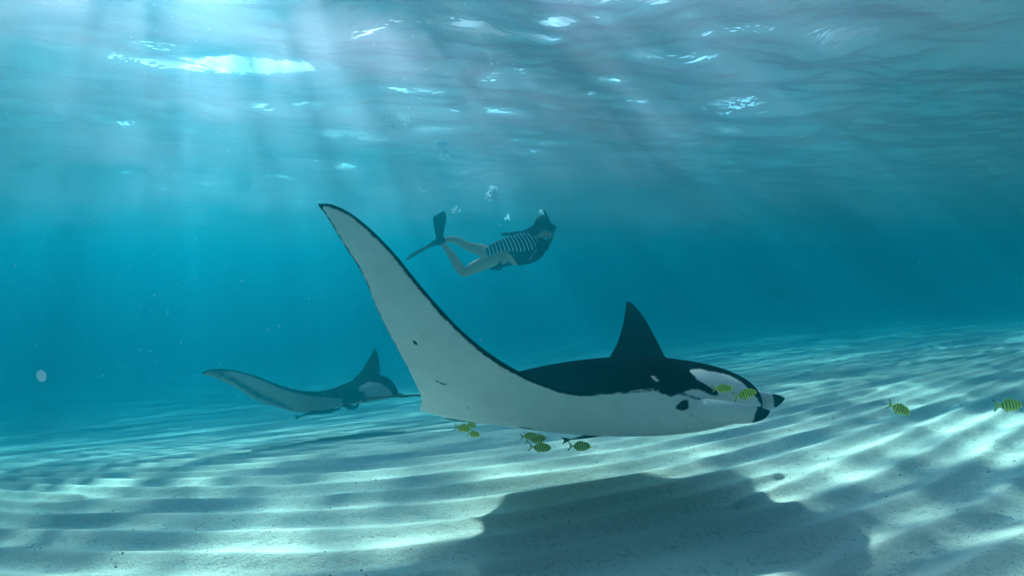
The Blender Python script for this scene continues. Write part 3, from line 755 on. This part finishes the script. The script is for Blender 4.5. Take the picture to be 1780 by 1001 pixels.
    Kb = [np.concatenate([P(*r[:3]), [r[3] * U, r[4] * U]]) for r in [(963.8, 400.6, DD - .01, 9.8, 6.2), (965.0, 401.2, DD - .01, 9, 5.6)]]
    v, f = tube(Kb, 4, 24, (.35, 0, .9)); mesh('lens', v, f, gm, mk)
    a = np.linspace(0, 2 * np.pi, 25)[:-1]
    ring = [(949 - 14 * math.cos(t), 393 - 2.0 * math.cos(t), DD + 15.4 * U * math.sin(t), 1.6, .6) for t in np.linspace(-1.9, 1.9, 14)]
    v, f = px_tube(ring, 1, 30, 6); mesh('strap', v, f, rub, mk)
    v, f = px_tube([(955, 413, DD - .02, 2.6), (952, 419, DD - .06, 2.2), (950, 428, DD - .10, 2.4), (954, 424, DD - .12, 2.0), (960, 412, DD - .13, 2.0), (958, 395, DD - .13, 2.0), (952, 380, DD - .12, 2.0), (948, 371, DD - .11, 2.2), (946.5, 366.5, DD - .11, 2.2)], 1, 60, 10)
    sn = mesh('snorkel', v, f, rub, root)
    v, f = ellipsoid(P(950, 430, DD - .10), (4.8 * U, 4.5 * U, 5.2 * U), nu=8, nv=12); mesh('purge_bulb', v, f, rub, sn)
    # face below the mask
    v, f = px_tube([(953, 404, DD - .01, 8.5, .9), (955, 410, DD - .01, 7.5, .9), (955, 415, DD - .01, 5, .9), (953, 418, DD - .01, 2, .9)], 1, 14, 16); mesh('jaw', v, f, skin, root)
diver()

# ------------------------------------------------------------------ bubbles, drifting specks
def mat_bubble():
    m, n, out = newmat('air_bubble')
    lw = n.nodes.new('ShaderNodeLayerWeight'); lw.inputs[0].default_value = .35
    t = n.nodes.new('ShaderNodeBsdfTransparent'); t.inputs[0].default_value = (.97, .99, 1, 1)
    g = n.nodes.new('ShaderNodeBsdfGlossy'); g.inputs['Roughness'].default_value = .12
    tl = n.nodes.new('ShaderNodeBsdfTranslucent'); tl.inputs[0].default_value = (.62, .86, 1, 1)
    a = n.nodes.new('ShaderNodeMixShader'); a.inputs[0].default_value = .8; n.links.new(g.outputs[0], a.inputs[1]); n.links.new(tl.outputs[0], a.inputs[2])
    x = n.nodes.new('ShaderNodeMixShader'); n.links.new(mapr(n, lw.outputs['Facing'], 0.0, 0.7, .65, 1.0), x.inputs[0])
    n.links.new(t.outputs[0], x.inputs[1]); n.links.new(a.outputs[0], x.inputs[2]); n.links.new(x.outputs[0], out.inputs['Surface']); return m
M_BUB = mat_bubble()
M_SNOW = mat_fin('drift_white', (.70, .90, .98), .75)
def balls(C, Rr, nu=4, nv=7, squash=1.0):
    v0, f0 = ellipsoid((0, 0, 0), (1, 1, squash), nu=nu, nv=nv); n = len(v0)
    V = (C[:, None, :] + v0[None] * Rr[:, None, None]).reshape(-1, 3)
    F = [tuple(i + k * n for i in q) for k in range(len(C)) for q in f0]
    return V, F
def cluster(px, py, w_, h_, n, rpx, d, label, cap=None, shape=1.0):
    cs = []; rs = []
    for i in range(n):
        a = random.uniform(0, 6.283); q = random.random() ** shape
        cs.append(P(px + math.cos(a) * q * w_ / 2, py + math.sin(a) * q * h_ / 2, d + random.uniform(-.5, .5) * w_ / FPX * d)); rs.append(rpx * random.choice([.45, .5, .6, .7, .9, 1.2]) * d / FPX)
    V, F = balls(np.array(cs), np.array(rs))
    if cap:
        cx, cy, cw, chh = cap; u = d / FPX
        v, f = ellipsoid((0, 0, 0), (cw / 2 * u, cw / 2 * u, chh * u), nu=16, nv=24)
        v[:, 2] = np.where(v[:, 2] < 0, v[:, 2] * .18 + .12 * chh * u * (v[:, 0] / (cw / 2 * u)) ** 2 * -1, v[:, 2])
        V, F = merge([(V, F), (v + P(cx, cy, d), f)])
    o = mesh('bubble_cluster', V, F, M_BUB, origin=P(px, py, d)); tag(o, label, 'bubbles', 'air bubbles rising from the swimmer', 'stuff')
cluster(857, 340, 27, 24, 110, 2.1, 5.6, 'dense cluster of silvery air bubbles above the swimmer', (857, 329, 17, 6), .6)
cluster(769, 266, 27, 26, 70, 1.7, 5.3, 'bubble swarm under a thin domed air cap', (769, 250, 20, 4), .6)
cluster(690, 206, 64, 26, 110, 1.1, 5.0, 'wide froth of bubbles breaking near the surface', (683, 221, 6, 3), .7)
cluster(690, 262, 70, 90, 60, .8, 5.1, 'thin trail of tiny bubbles below the froth')
cluster(791, 366, 18, 15, 34, 1.6, 5.9, 'small knot of bubbles over the raised fin')
cluster(882, 378, 14, 10, 14, 1.7, 5.9, 'few loose bubbles over the swimmer back')
cluster(941, 369, 12, 10, 14, 1.2, 5.9, 'tiny bubbles leaving the snorkel tip')
cluster(880, 115, 110, 60, 30, 1.0, 5.0, 'scattered tiny bubbles below the bright surface glint')

v, f = ellipsoid(P(72, 653, 1.3), (.0082, .009, .0128), Matrix.Rotation(rad(-14), 3, 'Y'), nu=12, nv=18)
tag(mesh('drifting_speck', v, f, M_SNOW, origin=P(72, 653, 1.3)), 'bright white oval speck drifting alone low on the left', 'speck')
n = 2600
a = rng.random((n, 4)); px = np.where(a[:, 0] < .7, -20 + 900 * a[:, 1] ** 1.4, 1780 * a[:, 1]); py = np.where(a[:, 0] < .7, 720 * a[:, 2] ** 1.5, 900 * a[:, 2]); d = 1.0 + 4.0 * a[:, 3] ** .7
C = np.array([P(x, y, q) for x, y, q in zip(px, py, d)])
ok = (C[:, 2] < SURF_Z - .3) & (C[:, 2] > .1); C = C[ok]; d = d[ok]
V, F = balls(C, d / FPX * rng.choice([.28, .34, .42, .55, .95], len(d), p=[.3, .3, .2, .15, .05]), 1, 4, 1.4)
tag(mesh('marine_snow', V, F, M_SNOW), 'fine pale particles drifting in the sunlit water', 'particles', kind='stuff')

# shell grit and small debris lying on the sand
n = 4200
x = rng.uniform(-4, 5, n); y = rng.uniform(1.9, 8, n) ; z, tr = sand_z(x, y); r = rng.choice([.0018, .0026, .0036, .0058], n, p=[.45, .35, .16, .04])
V, F = balls(np.stack([x, y, z + r * .3], -1), r, 2, 5, .6)
tag(mesh('shell_grit', V, F, simple('grit', (.10, .09, .07), .9, .1, .5, 20)), 'dark bits of shell and weed scattered on the sand', 'shell grit', kind='stuff')
